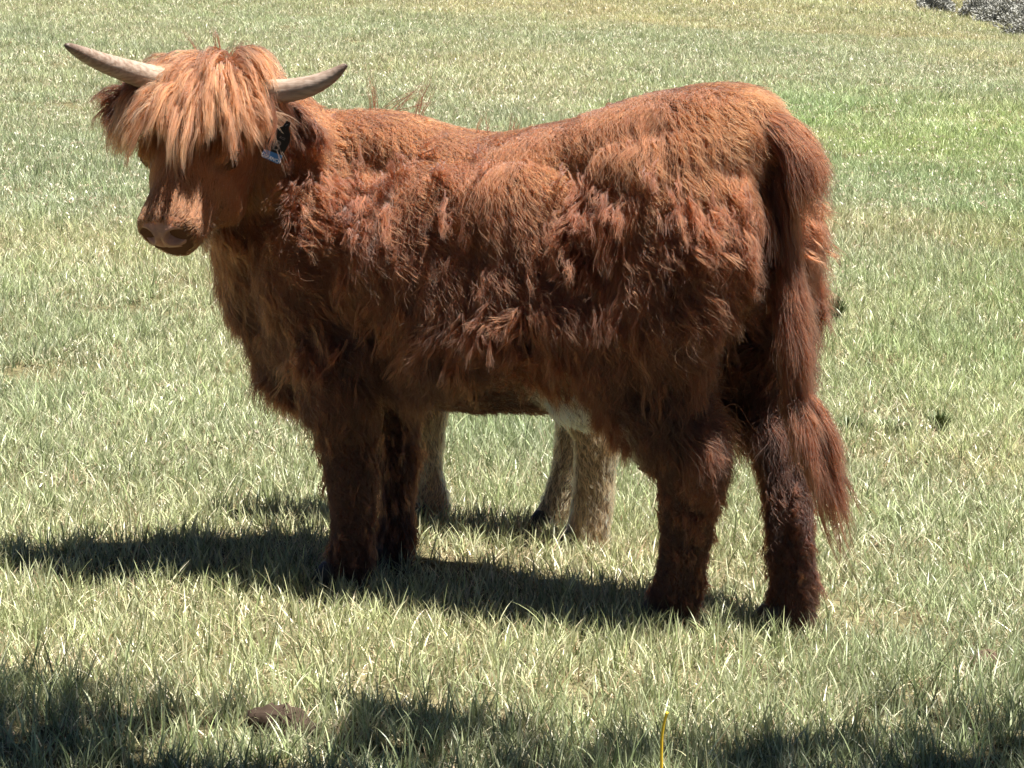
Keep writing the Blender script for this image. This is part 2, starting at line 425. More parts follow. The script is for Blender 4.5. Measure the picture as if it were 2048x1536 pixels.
def heifer_body():
    S = Soup()
    torso(S, [(-.62, .68, .10, .06, -.01), (-.60, .69, .16, .11, -.01), (-.53, .70, .215, .165, -.01), (-.43, .71, .265, .20, 0), (-.32, .71, .28, .225, 0), (-.12, .695, .29, .24, 0),
              (.06, .692, .284, .25, 0), (.22, .72, .288, .245, 0), (.34, .775, .285, .24, 0), (.44, .83, .27, .225, 0), (.53, .885, .235, .185, .01), (.58, .905, .20, .15, .02), (.61, .91, .15, .09, .02)], U, W)
    # neck, throat and brisket
    S.limb([B(-.36, -.01, .80), B(-.47, -.03, .86), B(-.53, -.09, .92), Hp(-.05, 0, -.07), Hp(.03, 0, -.03)], [(.20, .18), (.19, .19), (.15, .165), (.115, .13), (.09, .09)], 22, side=W)
    S.limb([B(-.55, -.02, .54), B(-.585, -.04, .66), B(-.575, -.10, .80), Hp(.10, 0, -.10)], [(.08, .07), (.10, .09), (.10, .10), (.07, .07)], 16, side=W)
    S.ball(B(-.51, 0, .51), (.12, .09, .09), (U, W, UP))
    # withers, hips, shoulders
    S.limb([B(-.5, 0, .975), B(-.3, 0, .97), B(-.08, 0, .935), B(.1, 0, .96), B(.25, 0, 1.0), B(.40, 0, 1.04), B(.51, 0, 1.06), B(.58, 0, 1.05)], [(.09, .06), (.11, .072), (.12, .065), (.13, .07), (.14, .072), (.14, .078), (.12, .07), (.08, .055)], 18, side=W)
    for q in (-1, 1):
        S.ball(B(.36, q * .14, .95), (.12, .06, .07), (U, W, UP))
        S.ball(B(.555 if q < 0 else .585, q * .10, .84), (.055, .06, .15), (U, W, UP))
        S.ball(B(-.40, q * .15, .72), (.12, .09, .22), (U, W, UP))
    # hind legs
    def leg(pts, rad): S.limb([B(*p) for p in pts], rad, 16, side=U)
    leg([(.40, -.12, .86), (.385, -.15, .70), (.37, -.14, .56), (.40, -.12, .45), (.465, -.105, .36), (.455, -.09, .26), (.440, -.08, .15), (.425, -.075, .075), (.405, -.07, .02)],
        [(.185, .11), (.175, .10), (.145, .085), (.112, .076), (.078, .055), (.057, .044), (.047, .041), (.048, .046), (.054, .047)])
    leg([(.46, .12, .86), (.47, .15, .70), (.49, .145, .56), (.525, .135, .46), (.58, .105, .37), (.61, .07, .27), (.632, .045, .16), (.642, .03, .065), (.635, .02, -.01)],
        [(.18, .12), (.165, .11), (.13, .085), (.09, .068), (.06, .05), (.048, .040), (.042, .038), (.046, .044), (.052, .045)])
    # front legs
    leg([(-.38, -.12, .66), (-.36, -.14, .52), (-.335, -.145, .40), (-.325, -.14, .31), (-.32, -.14, .27), (-.318, -.14, .17), (-.325, -.14, .075), (-.34, -.14, .02)],
        [(.12, .08), (.10, .078), (.072, .06), (.055, .05), (.053, .05), (.042, .038), (.046, .042), (.05, .044)])
    leg([(-.40, .12, .66), (-.37, .12, .52), (-.345, .10, .40), (-.335, .09, .31), (-.33, .085, .27), (-.325, .08, .17), (-.33, .075, .075), (-.345, .07, .02)],
        [(.12, .08), (.095, .075), (.06, .056), (.046, .046), (.046, .046), (.034, .033), (.042, .04), (.048, .044)])
    # udder fold
    S.ball(B(.235, -.09, .465), (.13, .10, .066), (U, W, UP)); S.ball(B(.33, 0, .50), (.09, .1, .1), (U, W, UP))
    # skull and muzzle
    hs = [(-.09, .05, .05, -.02), (-.06, .078, .075, -.02), (0, .095, .090, -.02), (.08, .104, .105, -.025), (.15, .103, .112, -.03), (.21, .09, .105, -.035),
          (.265, .068, .080, -.03), (.315, .069, .068, -.024), (.35, .073, .060, -.020), (.375, .062, .05, -.018)]
    A = np.array(hs); t1 = np.linspace(-.09, .375, 18)
    S.add(loft([ring(Hp(t, 0, np.interp(t, A[:, 0], A[:, 3])), np.interp(t, A[:, 0], A[:, 1]), np.interp(t, A[:, 0], A[:, 2]), HS, HN, 24, 2.3) for t in t1]))
    S.ball(Hp(.13, 0, -.10), (.055, .09, .045), (HS, HD, HN)); S.ball(Hp(.33, 0, -.072), (.044, .045, .028), (HS, HD, HN)); S.ball(Hp(.25, 0, -.088), (.046, .09, .036), (HS, HD, HN))
    for q in (-1, 1):
        S.ball(Hp(.145, q * .086, .035), (.03, .035, .028), (HS, HD, HN))       # brow
        S.ball(Hp(.19, q * .062, -.07), (.04, .075, .055), (HS, HD, HN))        # cheek
    # tail core
    S.limb(TAIL, TAILR, 12)
    return S

TAIL = [B(.43, 0, 1.05), B(.53, -.01, 1.065), B(.595, -.02, 1.02), B(.622, -.03, .88), B(.627, -.035, .74), B(.638, -.035, .62), B(.660, -.03, .51), B(.695, -.02, .41)]
TAILR = [.03, .034, .027, .022, .019, .016, .013, .008]

body = fuse('body', heifer_body(), .0115, 7, heifer, M_skin)
bm_ = body.data
V = verts_of(bm_); Nv = vnormals(bm_)

def headmask(p): 
    q = p - HC; t = q @ HD / .92; s = q @ HS; n = q @ HN
    lo = -.075 - .075 * sstep(.0, .12, t) - .01 * 0
    return sstep(-.10, .0, t) * (np.abs(s) < .15) * sstep(lo - .03, lo + .01, n) * (n < .17) * (t < .45)
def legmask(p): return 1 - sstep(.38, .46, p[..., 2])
trs = (1 - headmask(V)) * sstep(.35, .5, V[:, 2])
disp = trs * (1 - .75 * sstep(.93, 1.03, V[:, 2])) * (.030 * vnoise(V * 6.5, 2) + .012 * vnoise(V * 15, 3)) - trs * .004
V2 = V + Nv * disp[:, None]
bm_.vertices.foreach_set('co', V2.ravel()); bm_.update()

def local(p): return p @ U, p @ W, p[..., 2]

RED = np.array((.095, .0255, .009)); DRK = np.array((.020, .0062, .003)); GLD = np.array((.168, .050, .0155)); FOR = np.array((.205, .070, .028)); CRM = np.array((.80, .68, .46))

def smoothm(p): return headmask(p)
def coat(me, n, nc, name, parent, field, K=8, dens=None, mat=M_hair, seed=0, rr=.00036):
    """clumped, wavy fur: field(p, n) -> dir, length, lift, curl, clump, colour(root), colour(tip)"""
    P, N = sample(me, n, dens); Cc, Cn = sample(me, nc, dens)
    k = nearest(Cc, P)
    D, L, lift, curl, cl, c0, c1 = field(P, N); Dc, Lc, liftc, curlc, _, _, _ = field(Cc, Cn)
    r = np.random.default_rng(seed + 5)
    fc = (1 - .85 * smoothm(Cc)) * (1 - .6 * sstep(.78, .95, Cc[:, 2]))
    Dc = nrm(Dc + r.normal(0, .20, Dc.shape) * fc[:, None]); liftc = liftc * (1 + (r.uniform(.4, 1.7, nc) - 1) * fc)
    D = nrm(.35 * D + .65 * Dc[k] + r.normal(0, .10, D.shape)); D = nrm(D - N * (D * N).sum(-1, keepdims=True) * .8)
    lift = np.clip(.4 * lift + .6 * liftc[k] + r.normal(0, .07, n), .02, 1.3)
    L = L * (.5 + .5 * (r.random(n))) * (1 + (r.uniform(.7, 1.3, nc) - 1) * fc)[k]
    guard = r.random(n) < .10; L = np.where(guard, L * 1.25, L)
    t = np.linspace(0, 1, K)[None, :, None]
    side = nrm(np.cross(N, D)); ph = (r.uniform(0, 1.6, nc) + 7 * fbm(Cc * 9, 88, 2))[k] + r.normal(0, .25, n); fr = (1.3 + .7 * fbm(Cc * 5, 89, 2) + r.uniform(-.3, .3, nc))[k] * 6.28
    d0 = D * np.cos(lift)[:, None] + N * np.sin(lift)[:, None]
    Lx = L[:, None, None]
    off = d0[:, None] * t * Lx - N[:, None] * (t ** 2) * Lx * (np.sin(lift) * .55)[:, None, None] + np.array((0, 0, -1.0)) * t ** 2 * Lx * .16
    cu = (curl * (.6 + .8 * r.random(n)))[:, None, None]
    off = off + side[:, None] * (np.sin(fr[:, None, None] * t + ph[:, None, None]) - np.sin(ph)[:, None, None]) * cu * Lx + N[:, None] * (np.cos(fr[:, None, None] * t + ph[:, None, None] * 1.3) - np.cos(ph * 1.3)[:, None, None]) * cu * Lx * .5
    w = (cl[:, None, None] * t ** .8)
    pts = P[:, None] + off + (Cc[k] - P)[:, None] * w
    # keep above the hide
    dn = ((pts - P[:, None]) * N[:, None]).sum(-1, keepdims=True); mn = .0015 + .05 * t * Lx
    pts = pts + N[:, None] * np.maximum(mn - dn, 0)
    jit = r.normal(0, 1, (n, 1, 3)) * t ** 1.5 * Lx * .035; pts = pts + jit
    rad = rr * (1 - .75 * t[..., 0] ** 1.5) * r.uniform(.7, 1.3, (n, 1)) * np.where(guard, 1.4, 1)[:, None]
    cc = (c0[:, None] * (1 - t) + c1[:, None] * t) * np.where(guard, 1.25, 1)[:, None, None] * (r.uniform(.8, 1.2, (n, 1, 1))) * (np.exp(r.normal(0, .33, nc) * fc))[k][:, None, None]
    return hair_obj(name, pts, rad, np.clip(cc, .003, .92), mat, parent)

def field_body(P, N):
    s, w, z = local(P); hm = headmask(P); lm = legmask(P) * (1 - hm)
    dT = U * .45 + np.array((0, 0, -.85)); n_ = len(P)
    D = np.tile(dT, (n_, 1)); neck = (1 - sstep(-.62, -.35, s)) * (1 - hm)
    D = D * (1 - neck[:, None]) + neck[:, None] * (U * .3 + np.array((0, 0, -1.0)))
    sw = (vecnoise(P * 5.5, 11) * 1.4 + vecnoise(P * 14, 12) * .6) * (1 - .55 * sstep(.78, .95, z))[:, None]
    D = D + sw * (1 - hm[:, None]) * (1 - .5 * lm[:, None]) * (1 - .5 * neck[:, None])
    q = P - HC; t = q @ HD / .92; ss = q @ HS; nn = q @ HN
    hd = HD * .9 + HS * (ss * 5)[:, None] - HN * .25 * sstep(-.02, -.1, nn)[:, None]
    D = D * (1 - hm[:, None]) + hm[:, None] * (hd + vecnoise(P * 18, 15) * .9)
    D = D * (1 - lm[:, None]) + lm[:, None] * (np.array((0, 0, -1.0)) + U * .22 + sw * .25)
    D = nrm(D - N * (D * N).sum(-1, keepdims=True))
    L = .070 + .018 * fbm(P * 5, 23) + .02 * neck
    top = sstep(.5, .85, N[:, 2]) * sstep(.85, .95, z); L = L * (1 - top) + top * (.046 + .012 * fbm(P * 6, 24))
    low = (1 - sstep(.45, .75, z)); L = L + .022 * low * (1 - lm)
    grv = sstep(.53, .57, s) * (np.abs(w) < .06) * (z < 1.0); L = L * (1 - .7 * grv)
    bel = sstep(.3, .7, -N[:, 2]) * (z > .35) * (z < .56) * (s > -.35) * (s < .34); L = L * (1 - bel) + bel * .022
    thigh = sstep(.38, .5, s) * sstep(.32, .42, z) * (1 - sstep(.75, .95, z)); L = L + .02 * thigh
    L = L * (1 - lm) + lm * (.040 + .010 * fbm(P * 9, 25) + .02 * sstep(.28, .4, z) * (s > .2))
    hl = .009 + .007 * sstep(.36, .30, t) + .018 * sstep(.29, .16, t) + .012 * sstep(.03, -.08, nn) * sstep(.3, .1, t); L = L * (1 - hm) + hm * hl
    lift = np.full(n_, .42) + .25 * fbm(P * 7, 26); lift = lift * (1 - hm) + hm * (.24); lift = lift * (1 - .25 * sstep(.75, .95, z)) + .08 * top
    curl = np.full(n_, .09) * (1 - hm) + .01; curl = curl * (1 - .4 * top)
    cl = (.80 - .45 * sstep(.78, .95, z)) * (1 - hm) + hm * .12
    g = fbm(P * 4, 27)[:, None]
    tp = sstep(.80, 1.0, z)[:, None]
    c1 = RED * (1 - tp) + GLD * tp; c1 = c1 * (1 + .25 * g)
    bl = (lm + sstep(.80, .5, z) * (1 - hm) + neck * sstep(.98, .8, z) * .5 - .42 * lm).clip(0, 1)[:, None] * .85; c1 = c1 * (1 - bl) + DRK * bl  # lower coat naturally darker, then deepened in colour to stand in for shade
    c1 = c1 * (1 - hm[:, None]) + hm[:, None] * (GLD * 1.25)
    c0 = c1 * .62
    udd = (sstep(.08, .15, s) * (1 - sstep(.34, .38, s)) * (1 - sstep(-.02, .03, z - np.minimum(.55 + .5 * (s - .15), .62))) * sstep(.36, .38, z) * np.where(s > .29, sstep(-.19, -.16, w), 1))[:, None]
    c0 = c0 * (1 - udd) + CRM * udd; c1 = c1 * (1 - udd) + CRM * udd; L = L * (1 - udd[:, 0] * .6) * (1 - .45 * (sstep(.05, .14, s) * (1 - sstep(.34, .40, s)) * sstep(.36, .38, z) * (1 - sstep(.58, .68, z)) * np.where(s > .29, sstep(-.19, -.16, w), 1)) * (1 - udd[:, 0]))
    # patch of pale hair behind the shoulder
    pp = np.exp(-(((P @ U - (-.225)) / .012) ** 2 + ((z - .865 + (s + .225) * -1.6) / .028) ** 2)) * (w < 0); pp = np.clip(pp * 1.4, 0, 1)[:, None]
    c0 = c0 * (1 - pp) + np.array((.62, .5, .45)) * pp; c1 = c1 * (1 - pp) + np.array((.7, .58, .52)) * pp
    return D, L, lift, curl, cl, c0, c1

def dens_body(c):
    q = c - HC; t = q @ HD / .92; n = q @ HN
    return np.where((t > .368) & (headmask(c) > .5), .0, 1.0) * (1 + .9 * headmask(c)) * (c[:, 2] > .03)
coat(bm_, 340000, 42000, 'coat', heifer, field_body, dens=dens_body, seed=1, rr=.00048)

# long hair grown along guides that fall over the body
bvh = BVHTree.FromPolygons([tuple(v) for v in V2], [tuple(p.vertices) for p in bm_.polygons])
def fall(p, d, L, stiff=.3, steps=11, clear=.006, g=(0, 0, -1.0), wave=0, seed=0):
    r = np.random.default_rng(seed); pts = [np.array(p, float)]; d = nrm(d); h = L / steps; a = r.uniform(0, 6.28); ax = nrm(r.normal(0, 1, 3))
    for i in range(steps):
        d = nrm(d + np.array(g) * (1 - stiff) * .42 + ax * math.sin(a + i * 1.1) * wave)
        q = pts[-1] + d * h; co, no, _, dist = bvh.find_nearest(Vector(q))
        if co is not None:
            no = np.array(no); co = np.array(co); e = (q - co) @ no
            if dist < .08 and e < clear: q = q + no * (clear - e); d = nrm(q - pts[-1])
        pts.append(q)
    return np.array(pts)

def locks(name, guides, per, parent, spread, c0, c1, tight=.75, rr=.0004, seed=0, flare=.0, mat=M_hair):
    r = np.random.default_rng(seed); G = np.array(guides); ng, K, _ = G.shape; n = ng * per
    k = np.repeat(np.arange(ng), per); t = np.linspace(0, 1, K)[None, :, None]
    m = max(2, per // 7); sid = k * m + r.integers(0, m, n); ns = ng * m
    so = r.normal(0, spread, (ns, 1, 3)); swv = r.normal(0, 1, (ns, 1, 3)) * .004; sph = r.uniform(0, 6.28, (ns, 1, 1)); sfr = r.uniform(3, 9, (ns, 1, 1)); sen = r.uniform(.55, 1.0, ns)
    o = so[sid]; ends = sen[sid] * r.uniform(.88, 1, n)
    tt = np.linspace(0, 1, K)[None] * ends[:, None] * (K - 1); i0 = np.minimum(tt.astype(int), K - 2); f = (tt - i0)[..., None]
    base = G[k[:, None], i0] * (1 - f) + G[k[:, None], i0 + 1] * f
    pts = base + o * (1 - tight * t) + r.normal(0, 1, (n, 1, 3)) * t ** 1.5 * flare
    pts = pts + (swv * np.sin(t * sfr + sph) * t)[sid] + r.normal(0, .0013, (n, 1, 3)) * (1 - .6 * t) + r.normal(0, 1, (n, 1, 3)) * t ** 2 * .0012
    rad = rr * (1 - .7 * t[..., 0] ** 2) * r.uniform(.7, 1.3, (n, 1))
    c = (np.array(c0) * (1 - t) + np.array(c1) * t) * r.uniform(.82, 1.2, (n, 1, 1)) * np.exp(r.normal(0, .38, ns))[sid][:, None, None]
    return hair_obj(name, pts, rad, np.clip(c, .003, .93), mat, parent)

def surf(p):
    co, no, _, _ = bvh.find_nearest(Vector(p)); return np.array(co), np.array(no)

# forelock: mop of locks fanning from the poll down over the face
gs = []; r_ = np.random.default_rng(7)
for i in range(270):
    u = r_.uniform(-1.3, 1.3); v = r_.uniform(0, 1)
    u = u * (.76 if u > 0 else 1)
    p, n = surf(Hp(-.075 + .16 * v - .03 * abs(u), u * .10, .09))
    fr = v
    d = n * (.50 - .15 * fr) + HD * (.35 + .8 * fr) + HS * u * (.62 + .4 * r_.random()) + vecnoise(p[None] * 16, 5)[0] * .5 + r_.normal(0, .24, 3)
    gs.append(fall(p, d, r_.uniform(.12, .25) * (1 - .15 * abs(u)), stiff=.36, wave=.22, seed=i, clear=.020 + .022 * r_.random()))
locks('forelock', gs, 140, heifer, .0095, FOR * .5, FOR * 1.15, .52, .00052, 3, .003)
gs = []
for i in range(150):
    u = r_.uniform(-1.2, 1.2); p, n = surf(Hp(-.08 + .18 * r_.random(), u * .10, .09))
    gs.append(fall(p, n * r_.uniform(.4, 1.1) + HD * r_.uniform(-.4, .9) + HS * u * .6 + r_.normal(0, .3, 3), r_.uniform(.06, .21), stiff=.5, wave=.30, seed=i + 300, clear=.03))
locks('forelock', gs, 16, heifer, .007, FOR * .6, FOR * 1.1, .4, .00045, 4, .006)
# stray tufts standing off the poll, neck and withers
gs = []
def tuft(x, y, z, d, L, n, sp=.12):
    p, _ = surf((x, y, z))
    for j in range(n): gs.append(fall(p + r_.normal(0, .006, 3), nrm(d) + r_.normal(0, sp, 3), L * r_.uniform(.7, 1.1), stiff=.93, wave=.10, seed=int(r_.integers(1e6))))
tuft(-.585, .1, 1.13, (.25, 0, 1), .06, 4); tuft(-.55, .1, 1.11, (.6, -.1, .8), .07, 4)
tuft(-.30, .18, 1.03, (-.15, 0, 1), .14, 4); tuft(-.27, .18, 1.03, (.7, 0, .5), .15, 5, .2); tuft(-.205, .12, 1.02, (.25, 0, 1), .13, 5, .08)
# a lock hanging in front of the tag
for j in range(7): gs.append(np.array([PX(542 - 1.2 * j + 16 * math.sin(k * .33) - k * 1.5 + j, 196 + k * 12.5, 7.085 + .004 * j) for k in range(12)]))
tuft(-.06, .05, 1.0, (0, 0, 1), .05, 3); tuft(.0, .0, 1.0, (.2, 0, 1), .06, 3)
locks('stray_hair', gs, 6, heifer, .004, RED * .8, RED * 1.1, .8, .00034, 9, .004)

# tail hair
gs = []; tp, _ = smooth_path(TAIL, TAILR, 8)
for i in range(500):
    f = .19 + .81 * r_.random() ** 1.25; j = f * (len(tp) - 2); a = int(j); p = tp[a] * (1 - j + a) + tp[a + 1] * (j - a)
    an = r_.uniform(0, 6.28); rad = .020 * (1 - .8 * f); dirp = nrm(U * (.7 + abs(math.sin(an))) + W * math.cos(an) * 1.2)
    t = nrm(tp[min(a + 1, len(tp) - 1)] - tp[a])
    p = p + dirp * rad; L = .10 + .08 * (f < .5) + .05 * r_.random() + (.08 * sstep(.3, .8, f)) * r_.uniform(.35, 1.35) + (.05 * sstep(.8, 1, f)) * r_.random()
    gs.append(fall(p, t * 1.0 + dirp * (.05 + .08 * sstep(.2, .45, f)) * (1 - .85 * f) + r_.normal(0, .05, 3), L, stiff=.55, wave=.17, seed=i + 900, clear=.002, g=(.10 + .12 * r_.random(), -.05, -1.0)))
locks('tail_hair', gs, 80, heifer, .0055, RED * .55, RED * .95, .55, .00042, 13, .008)

# shaggy skirts on brisket, elbows, thighs
gs = []
def skirt(pts, n, L, d, cl=.004):
    A = [B(*p) for p in pts]
    for i in range(n):
        j = r_.random() * (len(A) - 1); a = int(j); p = A[a] * (1 - j + a) + A[min(a + 1, len(A) - 1)] * (j - a) + r_.normal(0, .02, 3)
        p, nn = surf(p); gs.append(fall(p, nn * .5 + np.array(d) + r_.normal(0, .2, 3), L * r_.uniform(.6, 1.2), stiff=.5, wave=.14, seed=int(r_.integers(1e6)), clear=cl))
skirt([(-.68, -.06, .74), (-.68, -.05, .6), (-.62, -.05, .46), (-.5, -.06, .41)], 110, .085, (0, 0, -.8))
skirt([(-.62, .06, .74), (-.66, .05, .6), (-.6, .05, .46), (-.45, .04, .40)], 50, .08, (0, 0, -.8))
skirt([(-.42, -.23, .60), (-.36, -.23, .5), (-.30, -.2, .47)], 60, .085, (.1, 0, -.8))
skirt([(-.2, -.27, .62), (0, -.28, .6), (.15, -.28, .6), (.28, -.25, .58)], 60, .07, (.2, 0, -.8))
skirt([(.55, -.2, .72), (.53, -.18, .58), (.49, -.15, .45), (.51, -.13, .39)], 130, .085, (.5, -.1, -.8))
skirt([(.28, -.22, .62), (.30, -.2, .5), (.36, -.15, .42)], 70, .07, (0, 0, -1))
skirt([(.50, -.12, .40), (.49, -.12, .34), (.48, -.1, .25)], 60, .05, (.5, -.2, -.5))
skirt([(.60, .15, .68), (.60, .14, .55), (.58, .13, .42), (.6, .12, .3)], 70, .05, (.2, 0, -.9))
skirt([(.38, .1, .6), (.42, .1, .48)], 40, .07, (0, 0, -1))
locks('shaggy_fringe', gs, 60, heifer, .006, DRK * 1.1, RED * .95, .75, .00038, 17, .007)

gs = []; fp, fn = sample(bm_, 1100, lambda c: (headmask(c) < .1) * (c[:, 2] > .50) * (1.0 + 1.5 * (c @ W < 0)) * (.15 + (fbm(c * 5, 91, 2) > .0)) * (1 - sstep(.78, 1.0, c[:, 2])) * ((c @ U < .53) | (c @ W < -.13) | (c @ W > .06)))
fd, _, _, _, _, _, _ = field_body(fp, fn)
fd = fd + vecnoise(fp * 4.5, 95) * 1.3 + r_.normal(0, .2, fp.shape)
for i in range(len(fp)):
    gs.append(fall(fp[i] + fn[i] * .010, nrm(fd[i]) + fn[i] * r_.uniform(.1, .55), r_.uniform(.045, .10), stiff=.93, wave=.40, seed=i + 5000, clear=.010, steps=9))
locks('flank_locks', gs, 45, heifer, .010, RED * .75, RED * 1.35, .45, .00042, 27, .005)
gs = []; fp, fn = sample(bm_, 330, lambda c: (c[:, 2] > .06) * (c[:, 2] < .46) * 1.0 * ((c @ U < -.27) | (c @ U > .36) | (c[:, 2] < .3)))
fd, _, _, _, _, _, _ = field_body(fp, fn)
for i in range(len(fp)):
    gs.append(fall(fp[i] + fn[i] * .008, fd[i] + fn[i] * r_.uniform(.1, .45) + r_.normal(0, .2, 3), r_.uniform(.025, .05), stiff=.8, wave=.3, seed=i + 8000, clear=.006, steps=8))
locks('leg_locks', gs, 36, heifer, .006, RED * .45, RED * .95, .55, .00042, 37, .004)
gs = []
for i in range(44):
    p = TAIL[-1] + r_.normal(0, .016, 3) - UP * .02 * r_.random()
    gs.append(fall(p, np.array((.22 + .15 * r_.random(), -.05, -1)), r_.uniform(.15, .33), stiff=.75, wave=.26, seed=i + 9100, clear=.002, g=(.30, -.05, -1)))
locks('tail_wisps', gs, 16, heifer, .004, DRK * 1.3, RED * .8, .8, .0004, 39, .002)
# whiskers on the chin and lips
gs = []
for i in range(45):
    q = -1 if i % 3 == 0 else 1
    p, nn = surf(Hp(r_.uniform(.27, .36), q * r_.uniform(.03, .08), r_.uniform(-.09, -.03))); gs.append(fall(p, nn + HD * .3 + r_.normal(0, .25, 3), r_.uniform(.02, .04), stiff=.8, seed=i, clear=.002))
locks('whiskers', gs, 3, heifer, .0015, (.08, .035, .02), (.18, .09, .05), .2, .00026, 31, .001)

# ------------------------------------------------------------------ horns
def horn(pts, rad, name='horn'):
    P, Q = smooth_path(pts, rad, 9); k = len(P)
    Q = [(q[0] * (1 + .015 * math.sin(i * 1.9)), q[1] * (1 + .015 * math.sin(i * 1.9))) for i, q in enumerate(Q)]
    V_, F_ = tube(P, Q, 24, side=(0, 0, 1)); o = mesh_obj(name, V_, F_, M_horn, heifer)
    a = o.data.attributes.new('along', 'FLOAT', 'POINT'); a.data.foreach_set('value', np.repeat(np.linspace(0, 1, k), 24).astype(np.float32)); return o
horn([PX(465, 180, 7.25), PX(520, 184, 7.215), PX(570, 182, 7.20), PX(620, 172, 7.19), PX(660, 154, 7.185), PX(684, 137, 7.18), PX(694, 130, 7.178)], [.030, .029, .0255, .022, .016, .009, .004])
horn([PX(340, 165, 7.25), PX(290, 152, 7.22), PX(245, 138, 7.18), PX(200, 122, 7.13), PX(165, 106, 7.08), PX(142, 94, 7.04), PX(134, 90, 7.03)], [.029, .027, .0235, .0195, .0145, .0085, .004])

# ------------------------------------------------------------------ nose, eyes, ears
def nose():
    nu, nv = 64, 48; V_ = []; F_ = []; DD = []
    c = Hp(.356, 0, -.012)
    for i in range(nv + 1):
        rr_ = i / nv * 1.0
        for j in range(nu):
            a = j / nu * 2 * math.pi; x, y = rr_ * math.cos(a), rr_ * math.sin(a)
            e = 1 / max((abs(math.cos(a)) ** 3 + abs(math.sin(a)) ** 3) ** (1 / 3), 1e-6)
            x *= e; y *= e
            dome = .036 * (1 - rr_ ** 2.4)
            # comma shaped nostrils, raised rims, philtrum, mouth cleft
            dd = 0; rim = 0
            for q in (-1, 1):
                ux, uy = (x - q * .56), (y - .18); ca, sa = math.cos(q * .5), math.sin(q * .5)
                m = ((ux * ca + uy * sa) / .26) ** 2 + ((-ux * sa + uy * ca) / .32) ** 2
                dd += math.exp(-m ** 2 * 1.1); rim += math.exp(-((math.sqrt(m) - 1.45) / .35) ** 2)
            mouth = math.exp(-((y + .62 - .10 * abs(x)) / .055) ** 2)
            h = dome - .042 * dd + .0035 * rim - .002 * math.exp(-(x / .05) ** 2) * (y < .3) - .010 * mouth
            DD.append(dd); V_.append(c + HS * x * .058 + HN * y * .047 + HD * h); 
    for i in range(nv):
        for j in range(nu):
            a, b = i * nu + j, i * nu + (j + 1) % nu; F_.append((a, a + nu, b + nu, b))
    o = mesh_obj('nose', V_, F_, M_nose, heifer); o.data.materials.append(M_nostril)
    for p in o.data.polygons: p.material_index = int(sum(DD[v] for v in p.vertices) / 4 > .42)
    return o
nz = nose()
for q in (-1, 1):
    S = Soup(); S.ball(Hp(.165, q * .090, .012), (.021, .021, .021), (HS, HD, HN), 18)
    mesh_obj('eye', np.concatenate(S.V), S.F, M_eye, heifer)
    # lids
    gs_ = []
    V_, F_ = tube([Hp(.140, q * .100, .012), Hp(.150, q * .110, .026), Hp(.166, q * .111, .032), Hp(.182, q * .106, .024), Hp(.192, q * .096, .010)], [.004, .007, .008, .007, .004], 8)
    mesh_obj('eyelid', V_, F_, M_skin, heifer)

def ear(base, d, up, L, name='ear'):
    d = nrm(d); s = nrm(np.cross(d, up)); n = np.cross(s, d); V_ = []; F_ = []; a, b = 12, 9
    for side in (1, -1):
        for i in range(a + 1):
            t = i / a; wd = .037 * math.sin(math.pi * min(1, .16 + t * .84)) ** .7 * (1 - .25 * t)
            for j in range(b):
                v = j / (b - 1) * 2 - 1
                V_.append(base + d * L * t + s * wd * v + n * (abs(v) ** 1.7 * .022 * math.sin(math.pi * min(1, .2 + t * .8)) + side * .0025 - .25 * L * t * t * .3))
    m = (a + 1) * b
    for q in (0, 1):
        for i in range(a):
            for j in range(b - 1):
                k = q * m + i * b + j; f = (k, k + 1, k + b + 1, k + b); F_.append(f if q == 0 else f[::-1])
    for i in range(a):
        for j in (0, b - 1):
            k = i * b + j; F_.append((k, k + b, k + b + m, k + m))
    o = mesh_obj(name, V_, F_, M_skin, heifer); return o, d, s, n, L
EL = PX(533, 218, 7.25); ER = PX(300, 190, 7.22)
earL = ear(EL, (.80, .12, -.42), (-.25, -1, .15), .12)
earR = ear(ER, (-.62, .42, -.22), (0, -1, .3), .10)
for (o, d, s, n, L), base in ((earL, EL), (earR, ER)):
    gs = []
    for i in range(130):
        t = r_.random(); v = r_.uniform(-1, 1); wd = .035 * math.sin(math.pi * min(1, .16 + t * .84)) ** .7
        p = base + d * L * t + s * wd * v + n * (.004 + abs(v) ** 1.7 * .02)
        gs.append(fall(p, d * 1.0 + s * v * .5 + n * r_.uniform(-.3, .7) + r_.normal(0, .28, 3), r_.uniform(.03, .085), stiff=.6, wave=.16, seed=i + 33, clear=.002))
    locks('ear_hair', gs, 26, o, .004, DRK * .9, RED * .85, .6, .00036, 21, .005)

# ear tag: black flag with a blue, white lettered foot
def tagframe():
    c = PX(556, 284, 7.13); up = nrm((.45, .05, .89)); rt = nrm(np.array((.74, .50, -.36))); rt = nrm(rt - up * rt.dot(up)); no = np.cross(rt, up); no = -no if no[1] > 0 else no
    return c, rt * .85, up * .85, no
tc, tr_, tu, tn = tagframe()
def slab(pts2, th, name, mat, parent, off=0):
    n = len(pts2); V_ = [tc + tr_ * x + tu * y + tn * (off + th) for x, y in pts2] + [tc + tr_ * x + tu * y + tn * off for x, y in pts2]
    F_ = [tuple(range(n)), tuple(range(2 * n - 1, n - 1, -1))] + [(i, i + n, (i + 1) % n + n, (i + 1) % n) for i in range(n)]
    return mesh_obj(name, V_, F_, mat, parent, smooth=False)
eartag = slab([(-.028, -.046), (-.024, -.05), (.024, -.05), (.028, -.046), (.028, .012), (.020, .030), (.009, .040), (.006, .056), (-.006, .056), (-.009, .040), (-.020, .030), (-.028, .012)], .0018, 'ear_tag', M_tag, heifer)
